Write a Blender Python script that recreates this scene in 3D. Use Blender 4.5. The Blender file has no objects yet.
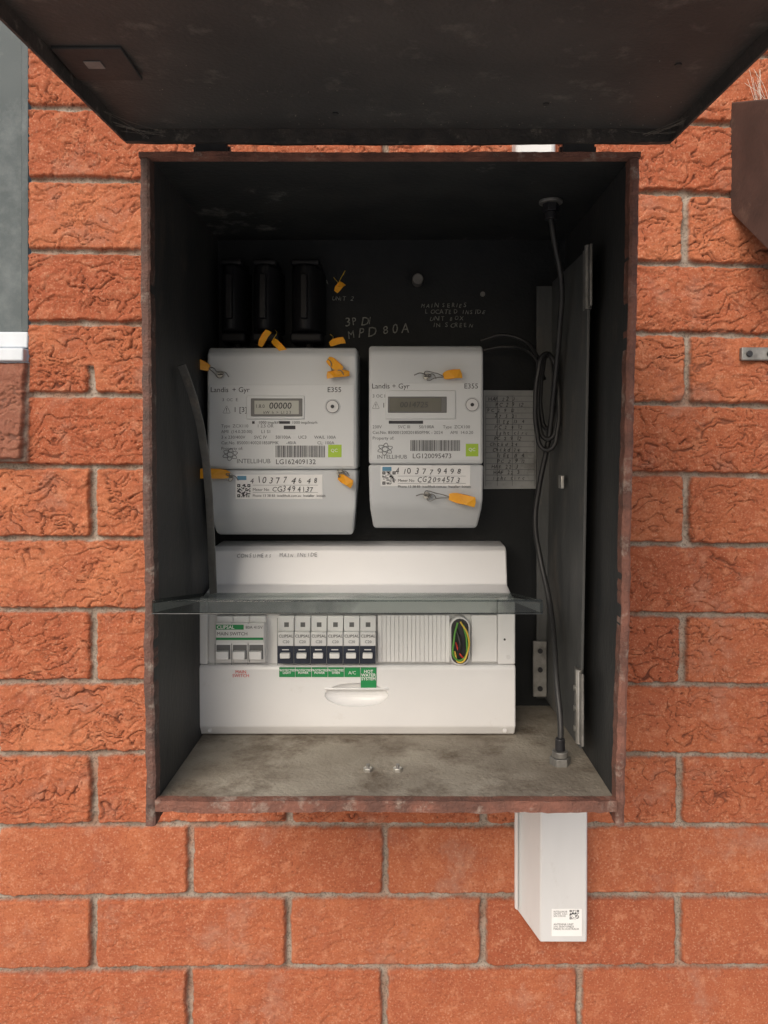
import bpy, bmesh, math, random
import numpy as np
from mathutils import Matrix, Vector
random.seed(4)
scn = bpy.context.scene
col = scn.collection
scn.view_settings.view_transform = 'Standard'
scn.view_settings.look = 'None'
scn.view_settings.exposure = 0

# ------------------------------------------------------------------ materials
def mat(name, c1, c2=None, rough=0.5, metal=0.0, scale=40, bump=0.0, bscale=None, detail=3,
        lo=0.35, hi=0.65, stretch=(1, 1, 1), spec=0.5, c3=None, c3scale=6, c3lo=.55, c3hi=.7):
    m = bpy.data.materials.new(name); m.use_nodes = True
    nt = m.node_tree; b = nt.nodes['Principled BSDF']
    b.inputs['Roughness'].default_value = rough
    b.inputs['Metallic'].default_value = metal
    b.inputs['Specular IOR Level'].default_value = spec
    tc = nt.nodes.new('ShaderNodeTexCoord')
    mp = nt.nodes.new('ShaderNodeMapping'); mp.inputs['Scale'].default_value = stretch
    nt.links.new(tc.outputs['Object'], mp.inputs['Vector'])
    if c2 is None: c2 = tuple(min(1, c * 0.86) for c in c1)
    n = nt.nodes.new('ShaderNodeTexNoise'); n.inputs['Scale'].default_value = scale
    n.inputs['Detail'].default_value = detail; n.inputs['Roughness'].default_value = .62
    nt.links.new(mp.outputs[0], n.inputs['Vector'])
    mr = nt.nodes.new('ShaderNodeMapRange')
    mr.inputs[1].default_value = lo; mr.inputs[2].default_value = hi
    nt.links.new(n.outputs['Fac'], mr.inputs[0])
    mx = nt.nodes.new('ShaderNodeMix'); mx.data_type = 'RGBA'
    mx.inputs[6].default_value = (*c1, 1); mx.inputs[7].default_value = (*c2, 1)
    nt.links.new(mr.outputs[0], mx.inputs[0])
    out = mx.outputs[2]
    if c3 is not None:
        n3 = nt.nodes.new('ShaderNodeTexNoise'); n3.inputs['Scale'].default_value = c3scale
        n3.inputs['Detail'].default_value = 6; n3.inputs['Roughness'].default_value = .72
        nt.links.new(mp.outputs[0], n3.inputs['Vector'])
        m3 = nt.nodes.new('ShaderNodeMapRange')
        m3.inputs[1].default_value = c3lo; m3.inputs[2].default_value = c3hi
        nt.links.new(n3.outputs['Fac'], m3.inputs[0])
        x3 = nt.nodes.new('ShaderNodeMix'); x3.data_type = 'RGBA'
        nt.links.new(m3.outputs[0], x3.inputs[0])
        nt.links.new(out, x3.inputs[6]); x3.inputs[7].default_value = (*c3, 1)
        out = x3.outputs[2]
    nt.links.new(out, b.inputs['Base Color'])
    if bump:
        nb = nt.nodes.new('ShaderNodeTexNoise'); nb.inputs['Scale'].default_value = bscale or scale * 3
        nb.inputs['Detail'].default_value = 2
        nt.links.new(mp.outputs[0], nb.inputs['Vector'])
        bp = nt.nodes.new('ShaderNodeBump'); bp.inputs['Strength'].default_value = bump
        bp.inputs['Distance'].default_value = 0.002
        nt.links.new(nb.outputs['Fac'], bp.inputs['Height'])
        nt.links.new(bp.outputs[0], b.inputs['Normal'])
    return m

M_black = mat('painted_dark_steel', (.010, .012, .0135), (.017, .019, .021), .6, 0, 9, .2, 260, c3=(.055, .055, .052), c3scale=8, c3lo=.6, c3hi=.85, spec=.3)
M_ceil = mat('dusty_dark_steel', (.018, .020, .021), (.030, .032, .031), .7, 0, 14, .3, 200, c3=(.24, .24, .22), c3scale=10, c3lo=.60, c3hi=.78, spec=.3)
M_side = mat('side_steel', (.024, .026, .027), (.042, .042, .041), .6, 0.0, 12, .25, 200, c3=(.10, .082, .068), c3scale=14, c3lo=.57, c3hi=.82, stretch=(1, 1, .5), spec=.35)
M_inner = mat('inner_panel_steel', (.065, .069, .07), (.10, .102, .10), .5, 0.0, 16, .2, 200, stretch=(1, 1, .4), c3=(.17, .15, .13), c3scale=14)
M_lid = mat('lid_steel', (.045, .046, .045), (.072, .071, .067), .62, 0.0, 7, .35, 300, c3=(.17, .165, .15), c3scale=30, c3lo=.57, c3hi=.80, spec=.3)
M_lidlip = mat('lid_lip_dirty', (.032, .030, .028), (.060, .051, .045), .75, 0.0, 40, .5, 300, c3=(.24, .21, .17), c3scale=60, c3lo=.56, c3hi=.75)
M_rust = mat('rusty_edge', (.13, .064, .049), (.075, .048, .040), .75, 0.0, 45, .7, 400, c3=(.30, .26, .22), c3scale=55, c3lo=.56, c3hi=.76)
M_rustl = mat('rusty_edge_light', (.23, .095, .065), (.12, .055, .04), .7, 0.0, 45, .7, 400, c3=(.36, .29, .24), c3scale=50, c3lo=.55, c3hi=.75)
M_floor = mat('dusty_floor', (.36, .325, .265), (.20, .172, .135), .85, 0, 9, .6, 260, c3=(.11, .08, .055), c3scale=15, c3lo=.49, c3hi=.68)
M_meter = mat('meter_plastic', (.66, .68, .685), (.63, .65, .655), .42, 0, 8, .03, 900)
M_meter2 = mat('meter_cover_plastic', (.60, .62, .635), (.57, .59, .605), .40, 0, 8, .03, 900)
M_face = mat('meter_faceplate', (.70, .72, .725), (.68, .70, .705), .35, 0, 8)
M_white = mat('white_plastic', (.82, .82, .82), (.79, .79, .79), .30, 0, 10, .02, 600, c3=(.68, .66, .63), c3scale=25, c3lo=.6, c3hi=.85)
M_wside = mat('white_plastic_rib', (.74, .74, .74), (.71, .71, .71), .35, 0, 10)
M_pvc = mat('pvc_white', (.66, .665, .665), (.61, .615, .615), .38, 0, 14, .05, 400, c3=(.44, .42, .39), c3scale=30, c3lo=.58, c3hi=.85, stretch=(1, 1, .4))
M_paper = mat('paper', (.84, .84, .83), (.80, .80, .79), .7, 0, 30)
M_paperold = mat('old_paper', (.46, .47, .47), (.38, .39, .39), .75, 0, 30, c3=(.28, .28, .27), c3scale=40)
M_ink = mat('ink', (.03, .03, .035), (.05, .05, .055), .6, 0, 50)
M_greyink = mat('grey_ink', (.10, .11, .12), (.14, .15, .16), .6, 0, 50)
M_pencil = mat('marker_faint', (.12, .115, .13), (.20, .19, .21), .7, 0, 300)
M_chalk = mat('chalk', (.34, .34, .31), (.12, .12, .11), .9, 0, 200)
M_lcd = mat('lcd', (.46, .475, .44), (.42, .435, .40), .18, 0, 20)
M_lcdd = mat('lcd_dark', (.10, .105, .09), (.12, .12, .11), .15, 0, 20)
M_lcdframe = mat('lcd_frame', (.15, .15, .15), (.13, .13, .13), .3, 0, 20)
M_green = mat('green_sticker', (.42, .62, .05), (.38, .58, .04), .5, 0, 30)
M_dgreen = mat('green_label', (.01, .27, .075), (.012, .24, .07), .5, 0, 30)
M_blue = mat('blue_strip', (.10, .28, .42), (.12, .3, .45), .5, 0, 30)
M_red = mat('red_print', (.7, .06, .04), (.6, .05, .04), .5, 0, 30)
M_yel = mat('yellow_tag', (.90, .42, .02), (.80, .35, .02), .42, 0, 60)
M_steel = mat('bright_steel', (.62, .61, .58), (.42, .41, .38), .35, .8, 60, .1)
M_dsteel = mat('weathered_steel', (.30, .295, .28), (.17, .165, .155), .5, .5, 60, .2)
M_slot = mat('slot_metal', (.20, .195, .18), (.13, .125, .12), .6, 0, 60)
M_bar = mat('galvanised_strap', (.17, .17, .165), (.12, .12, .115), .5, .2, 60, .2, c3=(.25, .22, .19), c3scale=40)
M_cable = mat('black_cable', (.018, .018, .02), (.03, .03, .03), .45, 0, 60)
M_fuse = mat('black_bakelite', (.009, .009, .011), (.014, .014, .016), .5, 0, 30, c3=(.04, .04, .038), c3scale=50, c3lo=.6, c3hi=.8, spec=.3)
M_bkpl = mat('black_plastic', (.015, .015, .018), (.025, .025, .028), .4, 0, 30)
M_navy = mat('dark_blue_plastic', (.012, .018, .035), (.018, .024, .045), .4, 0, 30)
M_wire_g = mat('green_wire', (.10, .32, .05), (.12, .35, .06), .45, 0, 30)
M_wire_y = mat('yellow_wire', (.75, .52, .07), (.7, .48, .06), .45, 0, 30)
M_brown = mat('brown_steel', (.050, .032, .027), (.08, .048, .040), .6, .0, 20, .3, 200, c3=(.13, .085, .065), c3scale=25)
M_conc = mat('concrete_ground', (.42, .415, .40), (.36, .355, .34), .9, 0, 3, .3, 60)
M_alu = mat('white_aluminium', (.62, .67, .72), (.54, .59, .64), .4, 0, 20)
M_glassd = mat('window_screen', (.040, .058, .062), (.07, .09, .094), .35, 0, 5, .4, 1500, c3=(.14, .165, .17), c3scale=13, c3lo=.5, c3hi=.75)  # pale blotches in the colour imitate reflections on the pane
M_web = mat('cobweb', (.6, .57, .5), (.45, .42, .36), .9, 0, 30)
M_dirt = mat('dust_flecks', (.16, .15, .13), (.26, .24, .20), .9, 0, 90)

M_smoke = bpy.data.materials.new('smoked_clear_plastic'); M_smoke.use_nodes = True
nt = M_smoke.node_tree; nt.nodes.clear()
o = nt.nodes.new('ShaderNodeOutputMaterial'); mx = nt.nodes.new('ShaderNodeMixShader')
tr = nt.nodes.new('ShaderNodeBsdfTransparent'); tr.inputs[0].default_value = (.76, .79, .78, 1)
gl = nt.nodes.new('ShaderNodeBsdfPrincipled'); gl.inputs['Base Color'].default_value = (.05, .055, .057, 1)
gl.inputs['Roughness'].default_value = .05
tcs = nt.nodes.new('ShaderNodeTexCoord'); mps = nt.nodes.new('ShaderNodeMapping'); mps.inputs['Scale'].default_value = (1, .35, 1)
nz = nt.nodes.new('ShaderNodeTexNoise'); nz.inputs['Scale'].default_value = 16; nz.inputs['Detail'].default_value = 4
nt.links.new(tcs.outputs['Object'], mps.inputs[0]); nt.links.new(mps.outputs[0], nz.inputs['Vector'])
mr = nt.nodes.new('ShaderNodeMapRange'); mr.inputs[1].default_value = .42; mr.inputs[2].default_value = .64
mr.inputs[3].default_value = .06; mr.inputs[4].default_value = .42
nt.links.new(nz.outputs['Fac'], mr.inputs[0]); nt.links.new(mr.outputs[0], mx.inputs[0])
nt.links.new(tr.outputs[0], mx.inputs[1]); nt.links.new(gl.outputs[0], mx.inputs[2]); nt.links.new(mx.outputs[0], o.inputs[0])
M_smoked = mat('smoked_edge', (.035, .040, .04), (.06, .066, .065), .15, 0, 40, c3=(.20, .22, .21), c3scale=30, c3lo=.55, c3hi=.8)

# ------------------------------------------------------------------ helpers
def empty(name, loc=(0, 0, 0)):
    e = bpy.data.objects.new(name, None); e.location = loc; e.empty_display_size = .02
    col.objects.link(e); return e
def par(ob, p):
    if p is not None:
        ob.parent = p; ob.matrix_parent_inverse = Matrix.Translation(-Vector(p.location))
    return ob
def bevel(ob, w, seg=3):
    if w > 0:
        md = ob.modifiers.new('bevel', 'BEVEL'); md.width = w; md.segments = seg
        md.limit_method = 'ANGLE'; md.angle_limit = math.radians(25); md.harden_normals = False
    for p in ob.data.polygons: p.use_smooth = True
    try:
        me = ob.data; me.set_sharp_from_angle(angle=math.radians(35))
    except Exception: pass
def mesh(name, vs, fs, m, p=None, bv=0, seg=3):
    me = bpy.data.meshes.new(name); me.from_pydata(vs, [], fs)
    bm = bmesh.new(); bm.from_mesh(me); bmesh.ops.recalc_face_normals(bm, faces=bm.faces); bm.to_mesh(me); bm.free()
    me.materials.append(m)
    ob = bpy.data.objects.new(name, me); col.objects.link(ob)
    if bv: bevel(ob, bv, seg)
    return par(ob, p)
HF = [(0, 1, 2, 3), (4, 7, 6, 5), (0, 4, 5, 1), (1, 5, 6, 2), (2, 6, 7, 3), (3, 7, 4, 0)]
def box(name, x0, x1, y0, y1, z0, z1, m, p=None, bv=0, seg=3):
    vs = [(x0, y0, z0), (x1, y0, z0), (x1, y0, z1), (x0, y0, z1), (x0, y1, z0), (x1, y1, z0), (x1, y1, z1), (x0, y1, z1)]
    return mesh(name, vs, HF, m, p, bv, seg)
def hexa(name, vs, m, p=None, bv=0): return mesh(name, vs, HF, m, p, bv)
def prof_x(name, poly, x0, x1, m, p=None, bv=0, seg=3):
    n = len(poly)
    vs = [(x0, y, z) for y, z in poly] + [(x1, y, z) for y, z in poly]
    fs = [tuple(range(n)), tuple(range(2 * n - 1, n - 1, -1))] + [(i, (i + 1) % n, n + (i + 1) % n, n + i) for i in range(n)]
    return mesh(name, vs, fs, m, p, bv, seg)
def prof_y(name, poly, y0, y1, m, p=None, bv=0, seg=3):
    n = len(poly)
    vs = [(x, y0, z) for x, z in poly] + [(x, y1, z) for x, z in poly]
    fs = [tuple(range(n)), tuple(range(2 * n - 1, n - 1, -1))] + [(i, (i + 1) % n, n + (i + 1) % n, n + i) for i in range(n)]
    return mesh(name, vs, fs, m, p, bv, seg)
def cyl(name, c, r, h, axis, m, p=None, n=24, bv=0):
    a = []; b = []
    for i in range(n):
        t = 2 * math.pi * i / n; u, v = r * math.cos(t), r * math.sin(t)
        if axis == 'y': a.append((c[0] + u, c[1], c[2] + v)); b.append((c[0] + u, c[1] - h, c[2] + v))
        elif axis == 'z': a.append((c[0] + u, c[1] + v, c[2])); b.append((c[0] + u, c[1] + v, c[2] + h))
        else: a.append((c[0], c[1] + u, c[2] + v)); b.append((c[0] + h, c[1] + u, c[2] + v))
    fs = [tuple(range(n)), tuple(range(2 * n - 1, n - 1, -1))] + [(i, (i + 1) % n, n + (i + 1) % n, n + i) for i in range(n)]
    ob = mesh(name, a + b, fs, m, p, bv)
    if not bv: bevel(ob, 0)
    return ob
def curve(name, pts, r, m, p=None, cyc=False):
    cu = bpy.data.curves.new(name, 'CURVE'); cu.dimensions = '3D'; cu.bevel_depth = r; cu.bevel_resolution = 2
    s = cu.splines.new('BEZIER'); s.bezier_points.add(len(pts) - 1)
    for bp, q in zip(s.bezier_points, pts):
        bp.co = q; bp.handle_left_type = bp.handle_right_type = 'AUTO'
    s.use_cyclic_u = cyc; s.resolution_u = 10
    cu.materials.append(m)
    ob = bpy.data.objects.new(name, cu); col.objects.link(ob); return par(ob, p)
def text(body, x, y, z, size, m, p, name='print', rot=0, shear=0, width=None, align='LEFT', bold=0):
    cu = bpy.data.curves.new(name, 'FONT'); cu.body = body; cu.size = size; cu.shear = shear
    cu.align_x = align; cu.offset = bold; cu.space_line = .85
    cu.materials.append(m); cu.resolution_u = 2
    ob = bpy.data.objects.new(name, cu); col.objects.link(ob)
    ob.location = (x, y, z); ob.rotation_euler = (math.pi / 2, -rot, 0)
    if width: ob.scale = (width, 1, 1)
    return par(ob, p)
def hand(body, x, y, z, size, m, p, adv=.62, jit=.12, tilt=0):
    x0 = x
    for ch in body:
        if ch != ' ':
            text(ch, x, y, z + (x - x0) * math.tan(tilt) + random.uniform(-jit, jit) * size * .5, size * random.uniform(.85, 1.15), m, p, 'handwriting',
                 tilt + math.radians(random.uniform(-7, 7)), random.uniform(0, .3), random.uniform(.8, 1.05))
        x += size * adv * (random.uniform(.92, 1.1) if ch != ' ' else .8) * (.55 if ch in 'I1/-' else 1)
def quads(name, rects, y, m, p):
    vs = []; fs = []
    for (x0, x1, z0, z1) in rects:
        k = len(vs); vs += [(x0, y, z0), (x1, y, z0), (x1, y, z1), (x0, y, z1)]; fs.append((k, k + 1, k + 2, k + 3))
    me = bpy.data.meshes.new(name); me.from_pydata(vs, [], fs); me.materials.append(m)
    ob = bpy.data.objects.new(name, me); col.objects.link(ob); return par(ob, p)
def barcode(x0, x1, z0, z1, y, p):
    r = []; x = x0
    while x < x1:
        w = random.choice([.0004, .0007, .0010]); r.append((x, min(x + w, x1), z0, z1)); x += w + random.choice([.0005, .0008])
    quads('barcode', r, y, M_ink, p)
def qr(x0, z0, s, y, p, n=13):
    r = []; c = s / n
    for i in range(n):
        for j in range(n):
            corner = (i < 4 and j < 4) or (i < 4 and j > n - 5) or (i > n - 5 and j > n - 5)
            on = random.random() < .5
            if corner:
                ii = i if i < 4 else n - 1 - i; jj = j if j < 4 else n - 1 - j
                on = not ((ii == 3) or (jj == 3)) and not (ii == 1 and jj == 1)
            if on: r.append((x0 + i * c, x0 + (i + 1) * c, z0 + j * c, z0 + (j + 1) * c))
    quads('qr_code', r, y, M_ink, p)

# ------------------------------------------------------------------ brick wall as a height field
def perlin(x, y, seed):
    xi = np.floor(x).astype(np.int64); yi = np.floor(y).astype(np.int64)
    xf = x - xi; yf = y - yi
    def g(a, b, dx, dy):
        h = (a * 374761393 + b * 668265263 + seed * 1274126) & 0xffffffff
        h = ((h ^ (h >> 13)) * 1274126177) & 0xffffffff
        h = h ^ (h >> 16)
        t = h / 4294967296.0 * 2 * np.pi
        return np.cos(t) * dx + np.sin(t) * dy
    u = xf * xf * xf * (xf * (xf * 6 - 15) + 10); v = yf * yf * yf * (yf * (yf * 6 - 15) + 10)
    a = g(xi, yi, xf, yf); b = g(xi + 1, yi, xf - 1, yf)
    c = g(xi, yi + 1, xf, yf - 1); d = g(xi + 1, yi + 1, xf - 1, yf - 1)
    return (a + (b - a) * u) + ((c + (d - c) * u) - (a + (b - a) * u)) * v
def sstep(a, b, t):
    t = np.clip((t - a) / (b - a), 0, 1); return t * t * (3 - 2 * t)
def rnd(a, b, s):
    h = (a.astype(np.int64) * 73856093 + b.astype(np.int64) * 19349663 + s * 83492791) & 0xffffffff
    h = ((h ^ (h >> 13)) * 1274126177) & 0xffffffff; h ^= h >> 16
    return h / 4294967296.0
xs = np.concatenate([np.arange(-1.8, -.53, .010), np.arange(-.53, -.205, .0013), np.arange(-.205, .19, .0016), np.arange(.19, .53, .0013), np.arange(.53, 1.8, .010)])
zs = np.concatenate([np.arange(-1.5, -.76, .010), np.arange(-.76, .54, .0013), np.arange(.54, 1.3, .010)])
X, Z = np.meshgrid(xs, zs)
pit = .0874 - .00265 * np.clip(X, -.6, .6)
zt = (Z + .461) / pit + .03 * perlin(X * 3, Z * .3, 9)
row = np.floor(zt); fz = (zt - row) * pit
odd = (row.astype(np.int64) % 2) == 1
xt = X / (1 + .035 * np.clip(Z + .46, 0, 1))
off = np.where(odd, -.252, -.370) + (rnd(row, row * 0, 5) - .5) * .006
ct = (xt - off) / .2402; cc = np.floor(ct); fx = (ct - cc) * .2402
dx = np.minimum(fx, .2402 - fx) - .001
nearwin = (X > -.452) & (X < -.25) & (Z > .105) & (Z < 1.2)
dx = np.where(nearwin, X + .452 + .004, dx)
cc = np.where((X > -.452) & (X < -.20) & (Z > .105) & (Z < 1.2), 900, cc)
dz = np.minimum(fz, pit - fz)
sill = (X < -.452) & (Z > -.0135) & (Z < .1085) & (X > -1.45)
sx = (X + .452) / .115; sc = np.floor(sx); sfx = (sx - sc) * .115
dx = np.where(sill, np.minimum(sfx, .115 - sfx), dx)
dz = np.where(sill, np.minimum(Z + .0135, .1085 - Z + .003), dz)
cc = np.where(sill, 500 + sc, cc); row = np.where(sill, 77, row)
edge_n = perlin(X * 120, Z * 120, 3) * .0018 + perlin(X * 35, Z * 35, 4) * .0022 + perlin(X * 300, Z * 300, 5) * .0007
k = .0017
d = -k * np.log(np.exp(-np.clip(dx, -.02, .03) / k) + np.exp(-np.clip(dz, -.02, .03) / k)) - .0023 + edge_n
mort = 1 - sstep(-.0002, .0014, d)
face = sstep(-.0012, .0028, d)
r1 = rnd(row, cc, 1); r2 = rnd(row, cc, 2); r3 = rnd(row, cc, 3)
ox = r1 * 50; oz = r2 * 50
wx = perlin(X * 30 + ox, Z * 30 + oz, 11); wz = perlin(X * 34 + oz, Z * 34 + ox, 12)
w2 = perlin(X * 95 + ox, Z * 95 + oz, 13)
n1 = perlin(X * 34 + ox + wx * 1.1 + w2 * .3, Z * 86 + oz + wz * 1.6 + w2 * .5, 21)
n2 = perlin(X * 60 + oz + wx * 1.9, Z * 158 + ox + wz * 2.1 + w2 * .8, 22)
n3 = perlin(X * 110 + oz + w2, Z * 250 + ox + wz * 3, 24)
ms = perlin(X * 14 + ox, Z * 22 + oz, 23)
ms2 = perlin(X * 20 + oz, Z * 30 + ox, 25)
c1 = 1 - sstep(.0, .062, np.abs(n1)); c2 = 1 - sstep(.0, .085, np.abs(n2)); c3_ = 1 - sstep(0, .10, np.abs(n3))
rug = sstep(-.35, .15, ms)
low = Z < -.455
amp = np.where(low, .16 + .28 * r3, .85 + .3 * r3)
c1 = c1 * (.22 + .78 * rug) * amp
c2 = c2 * sstep(-.12, .24, ms2) * amp * .70
c3_ = c3_ * sstep(.05, .3, ms2 - ms * .5) * amp * .35
crack = np.clip(np.maximum(np.maximum(c1, c2), c3_), 0, 1)
plate = np.tanh(n1 * 6.5) * .5 + np.tanh(n2 * 5.5) * .22
fine = perlin(X * 260, Z * 300, 31) * .5 + perlin(X * 130 + ox, Z * 150, 32)
pits = sstep(.29, .5, perlin(X * 210, Z * 210, 33)) * sstep(-.08, .3, perlin(X * 30, Z * 30, 34))
h = -.0085 * (1 - face) + face * (-.0030 * crack + .0016 * plate * amp + .0012 * wx + .0004 * fine * amp + .00025 * fine - .0010 * pits + (r1 - .5) * .0025 + (fz - .04) * (r3 - .5) * .03)
h += (1 - face) * (.0008 * fine + .0014 * perlin(X * 40, Z * 40, 41))
h = np.where(sill, h + .012 * (1 - (Z + .0135) / .122) + .004, h)
Y = -h
ny, nx = X.shape
co = np.empty((ny * nx, 3), np.float32); co[:, 0] = X.ravel(); co[:, 1] = Y.ravel(); co[:, 2] = Z.ravel()
ii, jj = np.meshgrid(np.arange(ny - 1), np.arange(nx - 1), indexing='ij')
a = (ii * nx + jj).ravel()
cx = .5 * (xs[:-1] + xs[1:])[jj.ravel()]; cz = .5 * (zs[:-1] + zs[1:])[ii.ravel()]
keep = ~((cx < -.452) & (cx > -1.45) & (cz > .1085) & (cz < 1.2))
a = a[keep]
quad = np.stack([a, a + 1, a + nx + 1, a + nx], 1).astype(np.int32)
me = bpy.data.meshes.new('brick_wall')
me.vertices.add(len(co)); me.vertices.foreach_set('co', co.ravel())
me.loops.add(quad.size); me.loops.foreach_set('vertex_index', quad.ravel())
me.polygons.add(len(quad)); me.polygons.foreach_set('loop_start', np.arange(0, quad.size, 4, dtype=np.int32))
me.polygons.foreach_set('loop_total', np.full(len(quad), 4, np.int32))
me.polygons.foreach_set('use_smooth', np.ones(len(quad), bool))
me.update(); me.validate()
at = me.attributes.new('brick', 'FLOAT_COLOR', 'POINT')
cd = np.ones((ny * nx, 4), np.float32)
cd[:, 0] = mort.ravel(); cd[:, 1] = np.clip(crack + .45 * pits, 0, 1).ravel(); cd[:, 2] = r2.ravel(); cd[:, 3] = np.where(sill, 1, 0).ravel()
at.data.foreach_set('color', cd.ravel())
M_brick = bpy.data.materials.new('rustic_brick'); M_brick.use_nodes = True
nt = M_brick.node_tree; B = nt.nodes['Principled BSDF']; B.inputs['Roughness'].default_value = .9
B.inputs['Specular IOR Level'].default_value = .2
A = nt.nodes.new('ShaderNodeAttribute'); A.attribute_name = 'brick'
S = nt.nodes.new('ShaderNodeSeparateColor'); nt.links.new(A.outputs['Color'], S.inputs[0])
tc = nt.nodes.new('ShaderNodeTexCoord')
def noise(sc, det=3, ro=.6):
    n = nt.nodes.new('ShaderNodeTexNoise'); n.inputs['Scale'].default_value = sc; n.inputs['Detail'].default_value = det
    n.inputs['Roughness'].default_value = ro; nt.links.new(tc.outputs['Object'], n.inputs['Vector']); return n.outputs['Fac']
def rng(s, a, b, c=0, d=1):
    n = nt.nodes.new('ShaderNodeMapRange'); nt.links.new(s, n.inputs[0])
    for i, v in zip((1, 2, 3, 4), (a, b, c, d)): n.inputs[i].default_value = v
    return n.outputs[0]
def mix(f, a, b, mode='MIX'):
    n = nt.nodes.new('ShaderNodeMix'); n.data_type = 'RGBA'; n.blend_type = mode
    if isinstance(f, float): n.inputs[0].default_value = f
    else: nt.links.new(f, n.inputs[0])
    for s, v in ((6, a), (7, b)):
        if isinstance(v, tuple): n.inputs[s].default_value = (*v, 1)
        else: nt.links.new(v, n.inputs[s])
    return n.outputs[2]
rp = nt.nodes.new('ShaderNodeValToRGB'); nt.links.new(S.outputs[2], rp.inputs[0])
e = rp.color_ramp.elements; e[0].color = (.335, .095, .045, 1); e[1].color = (.45, .158, .076, 1)
x = e.new(.5); x.color = (.395, .124, .058, 1)
na = noise(18, 4); nb_ = noise(50, 4, .7); nc = noise(420, 2)
c = mix(rng(na, .35, .7), rp.outputs[0], (.32, .090, .045))
c = mix(rng(nb_, .52, .72, 0, .85), c, (.49, .20, .11))
c = mix(rng(nc, .57, .69, 0, .5), c, (.55, .31, .20))
c = mix(rng(nc, .43, .31, 0, .5), c, (.16, .050, .028))
c = mix(rng(noise(9, 5, .75), .55, .78, 0, .5), c, (.46, .31, .23))
c = mix(rng(S.outputs[1], .25, .95, 0, .80), c, (.080, .027, .018))
mcol = mix(rng(nb_, .35, .65), (.25, .20, .16), (.38, .33, .28))
mcol = mix(rng(na, .50, .66, 0, .65), mcol, (.33, .17, .11))
mcol = mix(rng(nc, .48, .38, 0, .5), mcol, (.08, .06, .045))
c = mix(S.outputs[0], c, mcol)
c = mix(rng(A.outputs['Alpha'], 0, 1, 0, .55), c, (.17, .10, .08))
nt.links.new(c, B.inputs['Base Color'])
bp = nt.nodes.new('ShaderNodeBump'); bp.inputs['Strength'].default_value = .6; bp.inputs['Distance'].default_value = .0012
nt.links.new(noise(480, 2, .7), bp.inputs['Height']); nt.links.new(bp.outputs[0], B.inputs['Normal'])
me.materials.append(M_brick)
wall = bpy.data.objects.new('brick_wall', me); col.objects.link(wall)

# ------------------------------------------------------------------ ground
box('ground', -60, 60, -60, 60, -1.6, -1.5, M_conc)

# ------------------------------------------------------------------ window
W = empty('window', (-.95, .03, .6))
box('glass', -1.44, -.46, .022, .027, .15, 1.19, M_glassd, W)
box('bottom_rail', -1.449, -.4535, .002, .03, .127, .147, M_alu, W, .002)
box('sub_sill', -1.449, -.4535, -.010, .03, .1095, .1255, M_alu, W, .002)
box('right_stile', -.4625, -.4537, .004, .03, .1475, 1.199, M_glassd, W, .001)
box('left_stile', -1.449, -1.42, .004, .03, .1475, 1.199, M_alu, W, .002)
box('top_rail', -1.419, -.463, .004, .03, 1.165, 1.199, M_alu, W, .002)

# ------------------------------------------------------------------ meter box
MB = empty('electrical_meter_box', (0, -.15, -.03))
YF, YB = -.275, -.012
def lx(z): return -.2105 + (z + .31) / .566 * -.0055
def rx(z): return .193 + (z + .31) / .566 * .0125
zb, zt_ = -.327, .2605
hexa('left_side', [(lx(zb) - .006, YF + .003, zb), (lx(zb), YF + .003, zb), (lx(zt_), YF + .003, zt_), (lx(zt_) - .006, YF + .003, zt_),
                   (lx(zb) - .006, YB, zb), (lx(zb), YB, zb), (lx(zt_), YB, zt_), (lx(zt_) - .006, YB, zt_)], M_side, MB, .0008)
hexa('right_side', [(rx(zb), YF + .003, zb), (rx(zb) + .006, YF + .003, zb), (rx(zt_) + .006, YF + .003, zt_), (rx(zt_), YF + .003, zt_),
                    (rx(zb), YB, zb), (rx(zb) + .006, YB, zb), (rx(zt_) + .006, YB, zt_), (rx(zt_), YB, zt_)], M_side, MB, .0008)
def rim(name, xa0, xa1, xb0, xb1, z0, z1, m):
    N = 120; vs = []; fs = []; w_ = 0
    for i in range(N + 1):
        t = i / N; z = z0 + (z1 - z0) * t; w_ = w_ * .85 + random.uniform(-.0004, .0004)
        a_ = xa0 + (xb0 - xa0) * t + random.uniform(-.0003, .0003) + w_; b_ = xa1 + (xb1 - xa1) * t + random.uniform(-.0004, .0004) + w_ * .6
        yy = YF + random.uniform(-.0004, .0004)
        vs += [(a_, yy + .0012, z), ((a_ * .7 + b_ * .3), yy, z), ((a_ * .25 + b_ * .75), yy, z), (b_, yy + .0012, z), (b_, YF + .014, z), (a_, YF + .014, z)]
    for i in range(N):
        q = 6 * i
        for s in range(6): fs.append((q + s, q + (s + 1) % 6, q + 6 + (s + 1) % 6, q + 6 + s))
    fs += [tuple(range(6)), tuple(6 * N + s for s in (5, 4, 3, 2, 1, 0))]
    return mesh(name, vs, fs, m, MB, 0)
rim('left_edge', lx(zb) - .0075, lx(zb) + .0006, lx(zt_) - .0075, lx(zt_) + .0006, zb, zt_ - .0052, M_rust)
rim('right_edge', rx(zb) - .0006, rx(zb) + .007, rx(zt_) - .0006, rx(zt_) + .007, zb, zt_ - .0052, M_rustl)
N = 90; vs = []; fs = []; w_ = 0
for i in range(N + 1):
    x_ = lx(zt_) - .0080 + (rx(zt_) - lx(zt_) + .0155) * i / N; w_ = w_ * .85 + random.uniform(-.0003, .0003)
    vs += [(x_, YF - .001, .2556 + w_), (x_, YF - .001, .2602 + w_), (x_, YF + .008, .2607), (x_, YF + .008, .2552)]
for i in range(N):
    q = 4 * i
    for s in range(4): fs.append((q + s, q + (s + 1) % 4, q + 4 + (s + 1) % 4, q + 4 + s))
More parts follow.
